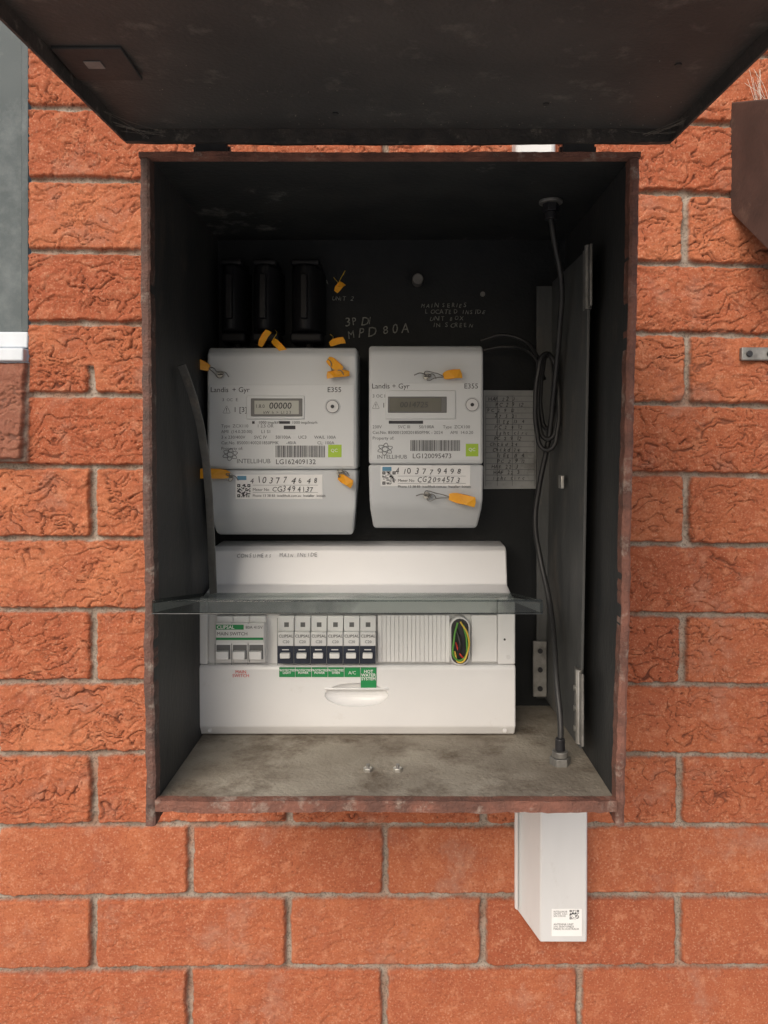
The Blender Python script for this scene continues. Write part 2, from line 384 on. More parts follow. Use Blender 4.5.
fs += [(0, 1, 2, 3), (4 * N, 4 * N + 3, 4 * N + 2, 4 * N + 1)]
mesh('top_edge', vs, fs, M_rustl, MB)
box('top', lx(zt_) + .0005, rx(zt_) - .0005, YF + .0085, YB, .256, .2600, M_ceil, MB)
box('back', lx(0) - .01, rx(0) + .01, YB + .0002, YB + .006, -.322, .2595, M_black, MB)
hexa('floor', [(-.2098, YF + .006, -.313), (.1925, YF + .006, -.313), (.1925, YF + .006, -.3065), (-.2098, YF + .006, -.3065),
               (-.2098, YB, -.313), (.1925, YB, -.313), (.1925, YB, -.309), (-.2098, YB, -.309)], M_floor, MB)
N = 80; vs = []; fs = []; w_ = 0
for i in range(N + 1):
    x_ = -.2096 + (.4018) * i / N; u = random.uniform(-.0004, .0004); w_ = w_ * .85 + random.uniform(-.0005, .0005)
    vs += [(x_, YF - .001, -.3145 + u + w_), (x_, YF - .0015, -.3045 + u * .6 + w_ * .7), (x_, YF + .0075, -.3040 + w_ * .3), (x_, YF + .0055, -.3145)]
for i in range(N):
    q = 4 * i
    for s in range(4): fs.append((q + s, q + (s + 1) % 4, q + 4 + (s + 1) % 4, q + 4 + s))
fs += [(0, 1, 2, 3), (4 * N, 4 * N + 3, 4 * N + 2, 4 * N + 1)]
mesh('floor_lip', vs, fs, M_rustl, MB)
gv = []; gf = []
for i in range(420):
    gx = random.uniform(-.200, .185); gy = random.uniform(-.268, -.125); s_ = random.uniform(.0004, .0014)
    gz = -.309 + (-.120 - gy) / .15 * .0026 - .0004
    q = len(gv)
    gv += [(gx - s_, gy, gz), (gx + s_ * .6, gy - s_, gz), (gx + s_, gy + s_, gz), (gx + random.uniform(-s_, s_) * .3, gy, gz + s_ * .9)]
    gf += [(q, q + 1, q + 3), (q + 1, q + 2, q + 3), (q + 2, q, q + 3)]
mesh('floor_grit', gv, gf, M_floor, MB)
hexa('inner_plate', [(.180, -.190, -.292), (.183, -.190, -.292), (.192, -.190, .200), (.189, -.190, .200),
                     (.176, -.035, -.292), (.179, -.035, -.292), (.188, -.035, .200), (.185, -.035, .200)], M_inner, MB, .0008)
box('hinge_lower', .1785, .1812, -.205, -.175, -.285, -.215, M_dsteel, MB, .0008)
cyl('hinge_pin_lower', (.1795, -.192, -.286), .0035, .072, 'z', M_steel, MB)
for zz in (-.275, -.255, -.235): cyl('hinge_screw', (.1765, -.182, zz), .003, .003, 'x', M_steel, MB, 12)
box('hinge_upper', .1868, .1892, -.205, -.175, .140, .200, M_dsteel, MB, .0008)
cyl('hinge_pin_upper', (.188, -.192, .139), .0035, .062, 'z', M_dsteel, MB)
box('right_flange', .166, .1845, -.037, -.034, -.292, .195, M_inner, MB, .0006)
box('back_bracket', .160, .176, -.048, -.044, -.287, -.222, M_dsteel, MB, .001)
for zz in (-.277, -.255, -.233): cyl('bracket_hole_disc', (.168, -.0478, zz), .003, .002, 'y', M_bkpl, MB, 12)  # black discs stand in for the dark holes in the bracket
box('catch', .1750, .1782, -.13, -.116, -.040, -.026, M_steel, MB, .0006)
for (x_, z_) in ((-.027, -.3065), (.0015, -.3065)):
    cyl('floor_bolt', (x_, -.207, z_ - .001), .0046, .0038, 'z', M_steel, MB, 6, .0006)
    cyl('bolt_thread', (x_, -.207, z_ + .002), .0018, .0040, 'z', M_dsteel, MB, 12)
cyl('knob', (.026, -.0125, .205), .0065, .018, 'y', M_slot, MB, 20, .001)
cyl('panel_screw', (.105, -.0125, .19), .003, .002, 'y', M_dsteel, MB, 12)
hand('3PD/', -.062, -.0145, .150, .014, M_chalk, MB, .72, tilt=math.radians(8))
hand('MPD 80A', -.058, -.0145, .135, .015, M_chalk, MB, .72, tilt=math.radians(7))
for i, s in enumerate(['MAIN SERIES', 'LOCATED INSIDE', 'UNIT BOX', 'IN SCREEN']): hand(s, .030 + .005 * i, -.0145, .174 - i * .0080, .0072, M_chalk, MB, .80)
hand('UNIT 2', -.078, -.0145, .182, .007, M_chalk, MB, .75)
hand('DATA', -.105, -.0145, .202, .008, M_chalk, MB, .75)
LZ = .281
def lidz(y): return LZ + (y + .275) * .055
hexa('lid_sheet', [(-.2365, -.865, lidz(-.865)), (.2405, -.865, lidz(-.865)), (.2405, -.865, lidz(-.865) + .002), (-.2365, -.865, lidz(-.865) + .002),
                   (-.2365, -.268, lidz(-.268)), (.2405, -.268, lidz(-.268)), (.2405, -.268, lidz(-.268) + .002), (-.2365, -.268, lidz(-.268) + .002)], M_lid, MB, .0008)
N = 90; vs = []; fs = []; w_ = 0
for i in range(N + 1):
    t = i / N; x_ = -.2365 + .477 * t; w_ = w_ * .85 + random.uniform(-.0003, .0003)
    zl = .2695 - .0012 * math.sin(math.pi * t) + w_
    vs += [(x_, -.2760, zl), (x_, -.2745, .2808), (x_, -.2700, .2808), (x_, -.2700, zl)]
for i in range(N):
    q = 4 * i
    for s in range(4): fs.append((q + s, q + (s + 1) % 4, q + 4 + (s + 1) % 4, q + 4 + s))
fs += [(0, 1, 2, 3), (4 * N, 4 * N + 3, 4 * N + 2, 4 * N + 1)]
mesh('lid_hinge_lip', vs, fs, M_lidlip, MB)
for nm, x0, x1 in (('lid_side_lip_a', -.2366, -.2346), ('lid_side_lip_b', .2386, .2406)):
    hexa(nm, [(x0, -.866, lidz(-.865) - .012), (x1, -.866, lidz(-.865) - .012), (x1, -.866, lidz(-.865) - .0002), (x0, -.866, lidz(-.865) - .0002),
              (x0, -.2765, lidz(-.275) - .012), (x1, -.2765, lidz(-.275) - .012), (x1, -.2765, lidz(-.275) - .0002), (x0, -.2765, lidz(-.275) - .0002)], M_lidlip, MB)
box('lid_latch_plate', -.2325, -.185, -.428, -.383, .2705, .2735, M_side, MB, .0008)
box('lid_latch_slot', -.217, -.205, -.412, -.402, .2698, .2703, M_slot, MB, .0002)
for x_ in (-.162, .160):
    box('lid_hinge_leaf', x_ - .014, x_ + .014, -.272, -.262, .2612, .2700, M_cable, MB, .0008)
    cyl('lid_hinge_pin', (x_ - .016, -.266, .2655), .003, .032, 'x', M_bkpl, MB, 12)
for (x_, y_) in ((-.05, -.31), (.12, -.33), (.2, -.4)): cyl('lid_rivet', (x_, y_, lidz(y_) - .0012), .0025, .001, 'z', M_side, MB, 10)
def fleck_mesh(name, pts, m):
    gv = []; gf = []
    for (gx, gy, gz, s_) in pts:
        q = len(gv)
        gv += [(gx - s_, gy, gz), (gx + s_ * .6, gy - s_, gz), (gx + s_, gy + s_, gz), (gx, gy, gz - s_)]
        gf += [(q, q + 1, q + 3), (q + 1, q + 2, q + 3), (q + 2, q, q + 3), (q, q + 2, q + 1)]
    mesh(name, gv, gf, m, MB)
fl = []
for i in range(150):
    y_ = -.28 - abs(random.gauss(0, .05)); fl.append((random.uniform(-.225, .23), y_, lidz(y_) - .0002, random.uniform(.0002, .0007)))
fleck_mesh('lid_debris', fl, M_dirt)
for i in range(14):
    sx_ = -1 if i % 2 else 1
    xx = (.2380 if sx_ > 0 else -.2340)
    y1 = random.uniform(-.33, -.285); x2 = xx - sx_ * random.uniform(.008, .035)
    curve('lid_silk', [(xx, y1, .272), ((xx + x2) / 2, (y1 - .28) / 2, .2725), (x2, -.2770, random.uniform(.271, .278))], .00012, M_dirt, MB)
CR = empty('wall_conduit', (.165, -.02, .6))
box('pipe', .142, .190, -.034, .003, .2608, 1.29, M_pvc, CR, .006)

# ------------------------------------------------------------------ service fuses
def fuse(x0, x1):
    z0, z1 = .139, .214
    E = empty('service_fuse', ((x0 + x1) / 2, -.03, .18))
    xm = (x0 + x1) / 2; w = (x1 - x0) / 2
    poly = []
    for i in range(9):
        t = math.pi * i / 8; poly.append((xm + w * .86 * math.cos(t), -.035 - .032 * math.sin(t)))
    poly += [(x0, -.013), (x1, -.013)]
    n = len(poly)
    vs = [(a_, b_, z0) for a_, b_ in poly] + [(a_, b_, z1) for a_, b_ in poly]
    fs = [tuple(range(n)), tuple(range(2 * n - 1, n - 1, -1))] + [(i, (i + 1) % n, n + (i + 1) % n, n + i) for i in range(n)]
    mesh('carrier', vs, fs, M_fuse, E, .003)
    box('cap', x0 + .004, x1 - .004, -.06, -.014, z1 + .0005, z1 + .008, M_fuse, E, .003)
    box('base', x0 + .002, x1 - .002, -.05, -.014, z0 - .012, z0 - .0005, M_fuse, E, .003)
    box('grip', xm - .004, xm + .004, -.072, -.064, z0 + .012, z1 - .012, M_fuse, E, .0015)
    curve('tail', [(xm, -.03, z0 - .01), (xm + .002, -.03, .125), (xm + .001, -.035, .105)], .004, M_cable, E)
fuse(-.207, -.174); fuse(-.170, -.134); fuse(-.126, -.084)

# ------------------------------------------------------------------ seals
def screw(x, y, z, p, r=.0042):
    cyl('screw', (x, y, z), r, .003, 'y', M_steel, p, 16, .0006)
    box('screw_slot', x - r * .7, x + r * .7, y - .0034, y - .0031, z - .0005, z + .0005, M_ink, p)
def tag(x, z, y, ang, p, L=.030, Wd=.010, wx=None, wz=None):
    pts = [(0, -.3), (.12, -.42), (.3, -.5), (.65, -.5), (1, -.5), (1.04, 0), (1, .5), (.65, .5), (.3, .5), (.12, .42), (0, .3)]
    n = len(pts); vs = []
    for k_ in (0, 1):
        for a_, b_ in pts:
            u = a_ * L; v = b_ * Wd
            vs.append((x + u * math.cos(ang) - v * math.sin(ang), y - .001 * k_ - .006 * math.sin(a_ * 2.4), z + u * math.sin(ang) + v * math.cos(ang) - .003 * a_ * a_))
    fs = [tuple(range(n)), tuple(range(2 * n - 1, n - 1, -1))] + [(i, (i + 1) % n, n + (i + 1) % n, n + i) for i in range(n)]
    mesh('seal_tag', vs, fs, M_yel, p)
    if wx is not None:
        screw(wx, y + .003, wz, p)
        mx_, mz_ = (x + wx) / 2, (z + wz) / 2
        curve('seal_wire', [(x, y - .001, z), (mx_, y - .006, mz_ + .003), (wx - .003, y - .003, wz + .003), (wx + .004, y - .004, wz + .001), (wx, y - .003, wz - .004), (mx_, y - .004, mz_ - .002), (x, y - .001, z - .001)], .0005, M_dsteel, p)
        curve('seal_wire_end', [(wx, y - .003, wz), (wx + .006, y - .006, wz + .002), (wx + .010, y - .003, wz - .003)], .0005, M_dsteel, p)

# ------------------------------------------------------------------ meters
def meter(x0, x1, z0, z1, kind):
    E = empty('electricity_meter', ((x0 + x1) / 2, -.05, (z0 + z1) / 2))
    F = -.095; H = z1 - z0; zs_ = z1 - (.138 if kind == 3 else .134)
    up = prof_x('meter_body', [(-.013, z1 - .004), (-.05, z1), (-.088, z1 - .002), (F, z1 - .010), (F, zs_ + .0006), (-.013, zs_ + .0006)], x0, x1, M_meter, E, .003, 4)
    pr = [(-.013, zs_), (F - .0015, zs_), (F - .0015, z0 + .034), (F + .003, z0 + .022), (F + .022, z0 + .002), (F + .03, z0), (-.013, z0)]
    lo = prof_x('terminal_cover', pr, x0 - .0002, x1 + .0002, M_meter2, E, .003, 4)
    xm = (x0 + x1) / 2
    for v in lo.data.vertices:
        t = max(0, (z0 + .036 - v.co.z) / .036)
        v.co.x = xm + (v.co.x - xm) * (1 - .075 * t)
    y = F - .0004
    def L(mx, mz): return x0 + mx / 1000, z1 - mz / 1000
    def T(s, mx, mz, size, m=M_greyink, **k):
        a_, b_ = L(mx, mz); return text(s, a_, y - .0008, b_, size / 1000, m, E, **k)
    def R(nm, a0, a1, b0, b1, m, th=.0006, bv=.0002, yy=None):
        p_, q_ = L(a0, b1); r_, s_ = L(a1, b0)
        yy = y if yy is None else yy
        return box(nm, p_, r_, yy - th, yy + .0003, q_, s_, m, E, bv)
    Wm = (x1 - x0) * 1000
    R('faceplate', 3, Wm - 3, 44, 134 if kind == 3 else 129, M_face, .0005, .0002)
    if kind == 3:
        T('Landis', 4, 52, 8, M_ink); T('+ Gyr', 28, 52, 8, M_ink); T('E355', 133, 52, 8, M_ink)
        T('3', 17, 62, 5); T('OC', 22, 62, 4.5); T('E', 32, 62, 5)
        T('\u26a0 1 [3]', 17, 74, 8, M_ink)
        R('display_bezel', 44, 108, 56, 82, M_face, .0022, .001)
        R('display_frame', 49, 106, 59, 79, M_lcdframe, .0028, .0008); R('display', 53, 102, 61.5, 76.5, M_lcd, .0031, .0003)
        a_, b_ = L(69, 70.5); text('00000', a_, y - .0034, b_, .0100, M_ink, E, 'lcd_digits', shear=.1, bold=.0001)
        text('1.8.0', a_ - .015, y - .0034, b_ + .001, .0055, M_ink, E, 'lcd_digits')
        text('kW  h  >  L1 2 3', a_ - .006, y - .0034, b_ - .0055, .0045, M_ink, E, 'lcd_digits')
        bx, bz = L(139, 68)
        for i, s in enumerate(['Type  ZCX110       1 2.5 OR', 'AMI  (14.0.20.00)       L1 S1', '3 x 230/400V       SVC IV       50/100A      UC3      WA/L 100A', 'Cat.No. 850001400201850PMK      -40/A                 CL: 100A', 'Property of:']):
            T(s, 16, 91 + i * 6.2, 4.9, M_greyink)
        R('led_label_a', 50, 53, 84, 87, M_bkpl); T('1000 imp/kWh', 57, 87, 4.5, M_ink); R('led_label_b', 80, 92, 84, 87, M_ink); T('1000 imp/kvarh', 94, 87, 4.5)
        R('led_block', 85, 98, 89, 93, M_ink)
        a_, b_ = L(76, 124); barcode(a_, a_ + .055, b_, b_ + .013, y - .0008, E)
        T('LG162409132', 76, 131.5, 7.8, M_ink)
        R('green_sticker', 134, 149, 110, 124, M_green); T('QC', 137, 118, 5, M_paper)
        T('INTELLIHUB', 33, 130.5, 7.0, M_greyink); lo_c = L(26, 121); lab = (32, 128, 143, 170)
    else:
        T('Landis + Gyr', 3, 50, 8, M_ink); T('E355', 105, 50, 8, M_ink)
        T('3 OC E', 4, 60, 5); T('\u26a0 1', 3, 71, 7.5, M_ink)
        R('display_bezel', 18, 96, 52, 84, M_face, .0022, .001)
        R('display_frame', 21, 86, 59, 77, M_lcdframe, .0028, .0008); R('display', 23, 80, 60.5, 75.5, M_lcdd, .0031, .0003)
        a_, b_ = L(34, 71); text('0014725', a_, y - .0034, b_, .0090, M_ink, E, 'lcd_digits', shear=.1)
        bx, bz = L(114, 68)
        for i, s in enumerate(['230V             SVC III       50/100A       Type  ZCX100', 'Cat.No. 850001200201850PMK - 2024      AMI  14.0.20', 'Property of:                                        ']):
            T(s, 4, 94 + i * 6.2, 4.9, M_greyink)
        T('1000 imp/kWh', 24, 82.5, 4.5, M_ink); T('1000 imp/kvarh', 58, 82.5, 4.5, M_ink); R('led_block', 22, 60, 85.5, 89, M_ink)
        a_, b_ = L(46, 119); barcode(a_, a_ + .055, b_, b_ + .012, y - .0008, E)
        T('LG120095473', 48, 127, 7.6, M_ink)
        R('green_sticker', 107, 121, 111, 125, M_green); T('QC', 110, 119, 5, M_paper)
        T('INTELLIHUB', 9, 127.5, 6.2, M_greyink); lo_c = L(18, 117); lab = (13, 112, 135, 158)
    cyl('optical_port', (bx, y, bz), .0085, .0012, 'y', M_meter2, E, 28, .0004)
    cyl('port_ring', (bx, y - .0013, bz), .0072, .0004, 'y', M_lcdframe, E, 28)
    cyl('port_disc', (bx, y - .0018, bz), .0066, .0006, 'y', M_wside, E, 28, .0003)
    cyl('port_pin', (bx, y - .0025, bz), .0020, .0010, 'y', M_ink, E, 16)
    for k_ in range(3):
        an = math.radians(20 + 62 * k_); c_ = []
        for i in range(10):
            t_ = i * 2 * math.pi / 10; u_ = .0085 * math.cos(t_); v_ = .0030 * math.sin(t_)
            c_.append((lo_c[0] + u_ * math.cos(an) - v_ * math.sin(an), y - .001, lo_c[1] + (u_ * math.sin(an) + v_ * math.cos(an)) * .8))
        curve('logo_ring', c_, .00028, M_greyink, E, True)
    yl = F - .0015
    a0, a1, b0, b1 = lab
    R('address_label', a0, a1, b0, b1, M_paper, .0005, .0002, yl)
    R('label_stripe', a0 + 2, a0 + 12, b0 + 1.5, b0 + 6, M_blue, .0008, .0001, yl)
    px, pz = L(a0 + 2, b1 - 2); qr(px, pz, .0145, yl - .0009, E)
    R('label_line', a0 + 19, a1 - 5, b0 + 11.5, b0 + 11.8, M_greyink, .0007, .0000, yl)
    R('label_line', a0 + 19, a1 - 5, b0 + 19.5, b0 + 19.8, M_greyink, .0007, .0000, yl)
    a_, b_ = L(a0 + 16, b0 + 9.5); hand('4103774648' if kind == 3 else '4103779498', a_, yl - .001, b_, .0092, M_ink, E, .86)
    a_, b_ = L(a0 + 40, b0 + 18.8); hand('CG3494137' if kind == 3 else 'CG2094573', a_, yl - .001, b_, .0082, M_ink, E, .66)
    a_, b_ = L(a0 + 19, b0 + 18); text('Meter No', a_, yl - .001, b_, .0045, M_ink, E)
    a_, b_ = L(a0 + 19, b0 + 24.5); text('Phone 13 38 83  intellihub.com.au  Installer  Initials', a_, yl - .001, b_, .0039, M_ink, E)
    return E, L
E3, L3 = meter(-.209, -.0435, -.0955, .117, 3)
tY = -.100
x_, z_ = L3(4, 26); tag(x_, z_, tY, math.radians(158), E3, .036, .011, *L3(16, 33))
x_, z_ = L3(134, 16); tag(x_, z_, tY, math.radians(-35), E3, .018, .010, *L3(142, 31)); x_, z_ = L3(158, 32); tag(x_, z_, tY, math.radians(178), E3, .024, .008)
x_, z_ = L3(27, 143); tag(x_, z_, tY - .003, math.radians(172), E3, .032, .011, *L3(27, 146))
x_, z_ = L3(146, 145); tag(x_, z_, tY - .003, math.radians(-20), E3, .016, .009, *L3(148, 141))
E1, L1 = meter(-.030, .0965, -.0880, .119, 1)
x_, z_ = L1(82, 37); tag(x_, z_, tY, math.radians(16), E1, .020, .010, *L1(64, 37))
x_, z_ = L1(88, 169); tag(x_, z_, tY - .003, math.radians(-6), E1, .028, .011, *L1(64, 168))
for (ax, az) in ((50, 36), (52, 168)):
    q = [L1(ax, az), L1(ax + 7, az - 2), L1(ax + 14, az + 1)]
    curve('seal_wire_tail', [(q[0][0], tY - .004, q[0][1]), (q[1][0], tY - .007, q[1][1]), (q[2][0], tY - .004, q[2][1])], .0006, M_dsteel, E1)
for (x_, z_, an, ln) in ((-.152, .117, 62, .022), (-.138, .124, -38, .018), (-.074, .119, 24, .018), (-.070, .185, 55, .015)):
    o_ = empty('cable_seal', (x_, -.075, z_))
    yt = -.085 if z_ < .15 else -.05
    tag(x_, z_, yt, math.radians(an), o_, ln, .0075)
    curve('seal_wire', [(x_, yt, z_), (x_ + .003, yt + .008, z_ + .008), (x_ - .002, -.055, z_ + .016)], .0004, M_wire_y, o_)
curve('seal_wire_long', [(-.070, -.05, .186), (-.066, -.048, .198), (-.060, -.04, .212)], .0005, M_wire_y, o_)

# ------------------------------------------------------------------ switchboard
SB = empty('switchboard_enclosure', (-.04, -.06, -.2))
SX0, SX1 = -.212, .1286
prof_x('rear_housing', [(-.014, -.1085), (-.055, -.1100), (-.0625, -.114), (-.072, -.152), (-.1055, -.157), (-.1075, -.160), (-.1075, -.303), (-.014, -.3075)], SX0 + .002, SX1 - .002, M_white, SB, .0025, 4)
lowp = prof_x('lower_cover', [(-.1078, -.2305), (-.117, -.2305), (-.119, -.234), (-.119, -.296), (-.112, -.3068), (-.1078, -.3068)], SX0, SX1, M_white, SB, .0018, 3)
box('side_strip_a', SX0, SX0 + .009, -.1165, -.1078, -.2300, -.158, M_white, SB, .0015)
box('side_strip_b', .1095, SX1, -.1165, -.1078, -.2300, -.158, M_white, SB, .0015)
box('top_strip', SX0 + .0094, .1091, -.1155, -.1078, -.1765, -.158, M_white, SB, .0012)
bm = bmesh.new(); bmesh.ops.create_uvsphere(bm, u_segments=32, v_segments=16, radius=1)
cm = bpy.data.meshes.new('cutter'); bm.to_mesh(cm); bm.free()
ct_ = bpy.data.objects.new('cutter', cm); col.objects.link(ct_)
ct_.scale = (.0345, .009, .013); ct_.location = (-.0425, -.1195, -.262); bpy.context.view_layer.update()
md = lowp.modifiers.new('recess', 'BOOLEAN'); md.operation = 'DIFFERENCE'; md.object = ct_
dg = bpy.context.evaluated_depsgraph_get()
nm = bpy.data.meshes.new_from_object(lowp.evaluated_get(dg)); lowp.modifiers.clear(); lowp.data = nm
bpy.data.objects.remove(ct_)
box('recess_lip', -.077, -.008, -.1205, -.1185, -.2565, -.2540, M_white, SB, .0009)
hand('CONSUMERS  MAIN INSIDE', -.182, -.0672, -.122, .0058, M_pencil, SB, .80, tilt=math.radians(1))
for x_ in (SX0 + .012, SX1 - .012): cyl('cover_screw', (x_, -.1185, -.300), .0022, .0012, 'y', M_wside, SB, 12)
for z_ in (-.168, -.222): cyl('strip_screw', (.121, -.1165, z_), .0024, .0008, 'y', M_wside, SB, 12)
cyl('strip_screw_dark', (.117, -.1165, -.203), .0012, .0006, 'y', M_ink, SB, 10)
def pole(x0, w, kind, p):
    zb_, zt2 = -.2275, -.1775
    box('pole_body', x0 + .0002, x0 + w - .0002, -.119, -.1076, zb_, zt2, M_white, p, .0006)
    if kind == 'cb':
        box('pole_nose', x0 + .0002, x0 + w - .0002, -.126, -.1192, -.2225, -.193, M_white, p, .0008)
        box('toggle_slot', x0 + .0003, x0 + w - .0003, -.1272, -.1255, -.2262, -.2075, M_navy, p, .0004)
        box('toggle', x0 + .0034, x0 + w - .0034, -.1325, -.1270, -.2195, -.2140, M_paper, p, .0008)
        quads('toggle_mark', [(x0 + .005, x0 + w - .005, -.2118, -.2108)], -.12735, M_paper, p)
        text('CLIPSAL', x0 + .0012, -.1265, -.1985, .0044, M_ink, p); text('C20', x0 + .0055, -.1265, -.2045, .0042, M_greyink, p)
        quads('terminal', [(x0 + w / 2 - .0025, x0 + w / 2 + .0025, -.189, -.184)], -.1192, M_lcdframe, p)
        quads('pole_gap', [(x0 - .0002, x0 + .0003, -.2275, -.1776)], -.1273, M_greyink, p)
    else:
        box('pole_nose', x0 + .0002, x0 + w - .0002, -.126, -.1192, -.2225, -.1835, M_white, p, .0008)
        box('toggle_slot', x0 + .0014, x0 + w - .0014, -.1266, -.1255, -.2215, -.2065, M_lcdframe, p, .0003)
        box('toggle', x0 + .0024, x0 + w - .0024, -.1335, -.1264, -.2205, -.2120, M_white, p, .0008)
        quads('pole_gap', [(x0 - .0002, x0 + .0003, -.2275, -.205)], -.1270, M_greyink, p)
MS = empty('main_switch', (-.166, -.115, -.2))
for i in range(3): pole(-.1925 + i * .0175, .0175, 'ms', MS)
box('label_plate', -.1917, -.1410, -.1268, -.1258, -.2040, -.1845, M_wside, MS, .0002)
quads('green_band', [(-.1915, -.1412, -.2010, -.1985), (-.1915, -.1620, -.1900, -.1848)], -.1271, M_dgreen, MS)
text('CLIPSAL', -.1905, -.1274, -.1890, .0052, M_paper, MS, bold=.0001)
text('MAIN SWITCH', -.1905, -.1274, -.1960, .0050, M_ink, MS); text('80A 415V', -.160, -.1274, -.1890, .0045, M_greyink, MS)
for i in range(6):
    b_ = empty('circuit_breaker', (-.1175 + i * .0175, -.115, -.2))
    pole(-.1262 + i * .0175, .0173, 'cb', b_)
for i in range(17):
    x0 = -.0195 + i * .00455
    box('blank_rib', x0, x0 + .0043, -.1155 - (.0008 if i % 4 == 0 else 0), -.1076, -.2275, -.1772, M_white, SB, .0003)
box('blank_plate', .0815, .1090, -.1155, -.1076, -.2275, -.1772, M_white, SB, .0006)
def pill(x0, x1, z0, z1, n=8):
    r = (x1 - x0) / 2; xm = (x0 + x1) / 2
    return [(xm + r * math.cos(math.pi * i / n), z1 - r + r * math.sin(math.pi * i / n)) for i in range(n + 1)] + \
           [(xm - r * math.cos(math.pi * i / n), z0 + r - r * math.sin(math.pi * i / n)) for i in range(n + 1)]
prof_y('opening_rim', pill(.0575, .0795, -.2300, -.178), -.1205, -.1085, M_wside, SB, .0006)
prof_y('opening_shade_plate', pill(.0592, .0778, -.2283, -.1797), -.1209, -.1203, M_bkpl, SB)  # flat black plate imitates the shaded depth of the hole
curve('earth_wire', [(.066, -.121, -.184), (.062, -.126, -.200), (.064, -.125, -.222), (.072, -.124, -.222), (.0755, -.125, -.205), (.072, -.123, -.186)], .0011, M_wire_g, SB)
curve('earth_wire_y', [(.069, -.121, -.183), (.0765, -.127, -.196), (.0765, -.125, -.214), (.068, -.125, -.2255), (.0625, -.123, -.214)], .0010, M_wire_y, SB)
curve('red_wire', [(.064, -.121, -.205), (.068, -.126, -.216), (.073, -.123, -.222)], .0009, M_red, SB)
curve('black_wire', [(.064, -.121, -.19), (.068, -.128, -.205), (.066, -.123, -.22)], .0018, M_cable, SB)
yl = -.1196
for i in range(6):
    x0 = -.1255 + i * .0175
    zb2 = -.2425 if i < 5 else -.2540
    box('circuit_label', x0 + .0002, x0 + .0170, yl - .0004, yl + .0004, zb2, -.2322, M_dgreen, SB)
    if i < 4: text('PROTECTED\n' + ['LIGHT', 'POWER', 'POWER', 'OVEN'][i], x0 + .0085, yl - .0006, -.2363, .0032, M_paper, SB, 'label_print', align='CENTER', bold=.00008)
    elif i == 4: text('A/C', x0 + .0085, yl - .0006, -.2395, .005, M_paper, SB, 'label_print', align='CENTER')
    else: text('HOT\nWATER\nSYSTEM', x0 + .0085, yl - .0006, -.2380, .0046, M_paper, SB, 'label_print', align='CENTER', bold=.0001)
text('MAIN\nSWITCH', -.1665, yl - .0006, -.2385, .0048, M_red, SB, 'label_print', align='CENTER')
hexa('smoked_window', [(-.2115, -.2775, -.1310), (.1275, -.2775, -.1310), (.1275, -.2775, -.1288), (-.2115, -.2775, -.1288),
                       (-.2085, -.108, -.1565), (.1250, -.108, -.1565), (.1250, -.108, -.1543), (-.2085, -.108, -.1543)], M_smoke, SB, .0008)
box('window_front_lip', -.2112, .1272, -.2805, -.2778, -.1400, -.1290, M_smoke, SB, .001)
box('window_lip_edge', -.2112, .1272, -.2806, -.2777, -.1411, -.1403, M_smoked, SB, .0003)
for nm_, x0, x1 in (('window_side_lip_a', -.2112, -.2092), ('window_side_lip_b', .1252, .1272)):
    hexa(nm_, [(x0, -.2772, -.1400), (x1, -.2772, -.1400), (x1, -.2772, -.1320), (x0, -.2772, -.1320),
               (x0, -.125, -.1610), (x1, -.125, -.1610), (x1, -.125, -.1560), (x0, -.125, -.1560)], M_smoked, SB)

# ------------------------------------------------------------------ circuit schedule sheet
PS = empty('paper_schedule', (.14, -.014, .01))
mesh('sheet', [(.106, -.0145, -.046), (.1690, -.0150, -.0455), (.1695, -.0175, .073), (.106, -.0145, .0735)], [(0, 1, 2, 3)], M_paperold, PS)
quads('ruling', [(.108, .167, .066 - i * .0068, .0664 - i * .0068) for i in range(16)] + [(x_, x_ + .0004, -.042, .066) for x_ in (.108, .122, .140, .1665)], -.0180, M_greyink, PS)
for i in range(15):
    hand(random.choice(['11 Eg 13 4', 'HAF 22 3', 'PC 2 9 12', '27 5 21', 'lght circ', 'Chckd 24']), .110 + random.uniform(0, .012), -.0183, .0605 - i * .0068, .0062, M_ink, PS, .7)

# ------------------------------------------------------------------ antenna cable and connectors
AC = empty('antenna_cable', (.16, -.13, 0))
curve('coax', [(.158, -.160, .238), (.162, -.158, .215), (.172, -.145, .175), (.175, -.12, .126), (.173, -.10, .060), (.170, -.09, .015), (.160, -.085, -.040),
               (.1555, -.085, -.080), (.160, -.090, -.118), (.166, -.11, -.160), (.165, -.14, -.195), (.162, -.17, -.235), (.1625, -.185, -.270), (.161, -.19, -.296)], .0030, M_cable, AC)
for k_ in range(3):
    cxx, czz = .170 - .002 * k_, .066 - .006 * k_
    curve('coil', [(cxx + (.009 + .002 * k_) * math.cos(t_), -.088 - .006 * k_ + .004 * math.sin(t_ * 2), czz + (.042 + .006 * k_) * math.sin(t_)) for t_ in [i * 2 * math.pi / 10 for i in range(10)]], .0026, M_cable, AC, True)
curve('pigtail', [(.10, -.04, .13), (.125, -.05, .135), (.150, -.06, .125), (.160, -.08, .105)], .0022, M_cable, AC)
curve('pigtail_b', [(.098, -.04, .118), (.13, -.045, .122), (.155, -.07, .110), (.166, -.085, .08)], .0022, M_cable, AC)
cyl('gland_nut', (.158, -.16, .244), .0085, .008, 'z', M_bkpl, AC, 6, .0006)
cyl('gland_body', (.158, -.16, .236), .0062, .008, 'z', M_bkpl, AC, 20, .0006)
cyl('gland_washer', (.158, -.16, .2525), .012, .003, 'z', M_dsteel, AC, 24, .0006)
cyl('base_nut', (.161, -.19, -.3075), .0105, .0075, 'z', M_dsteel, AC, 6, .0008)
cyl('base_collar', (.161, -.19, -.3000), .0078, .006, 'z', M_dsteel, AC, 24, .0008)
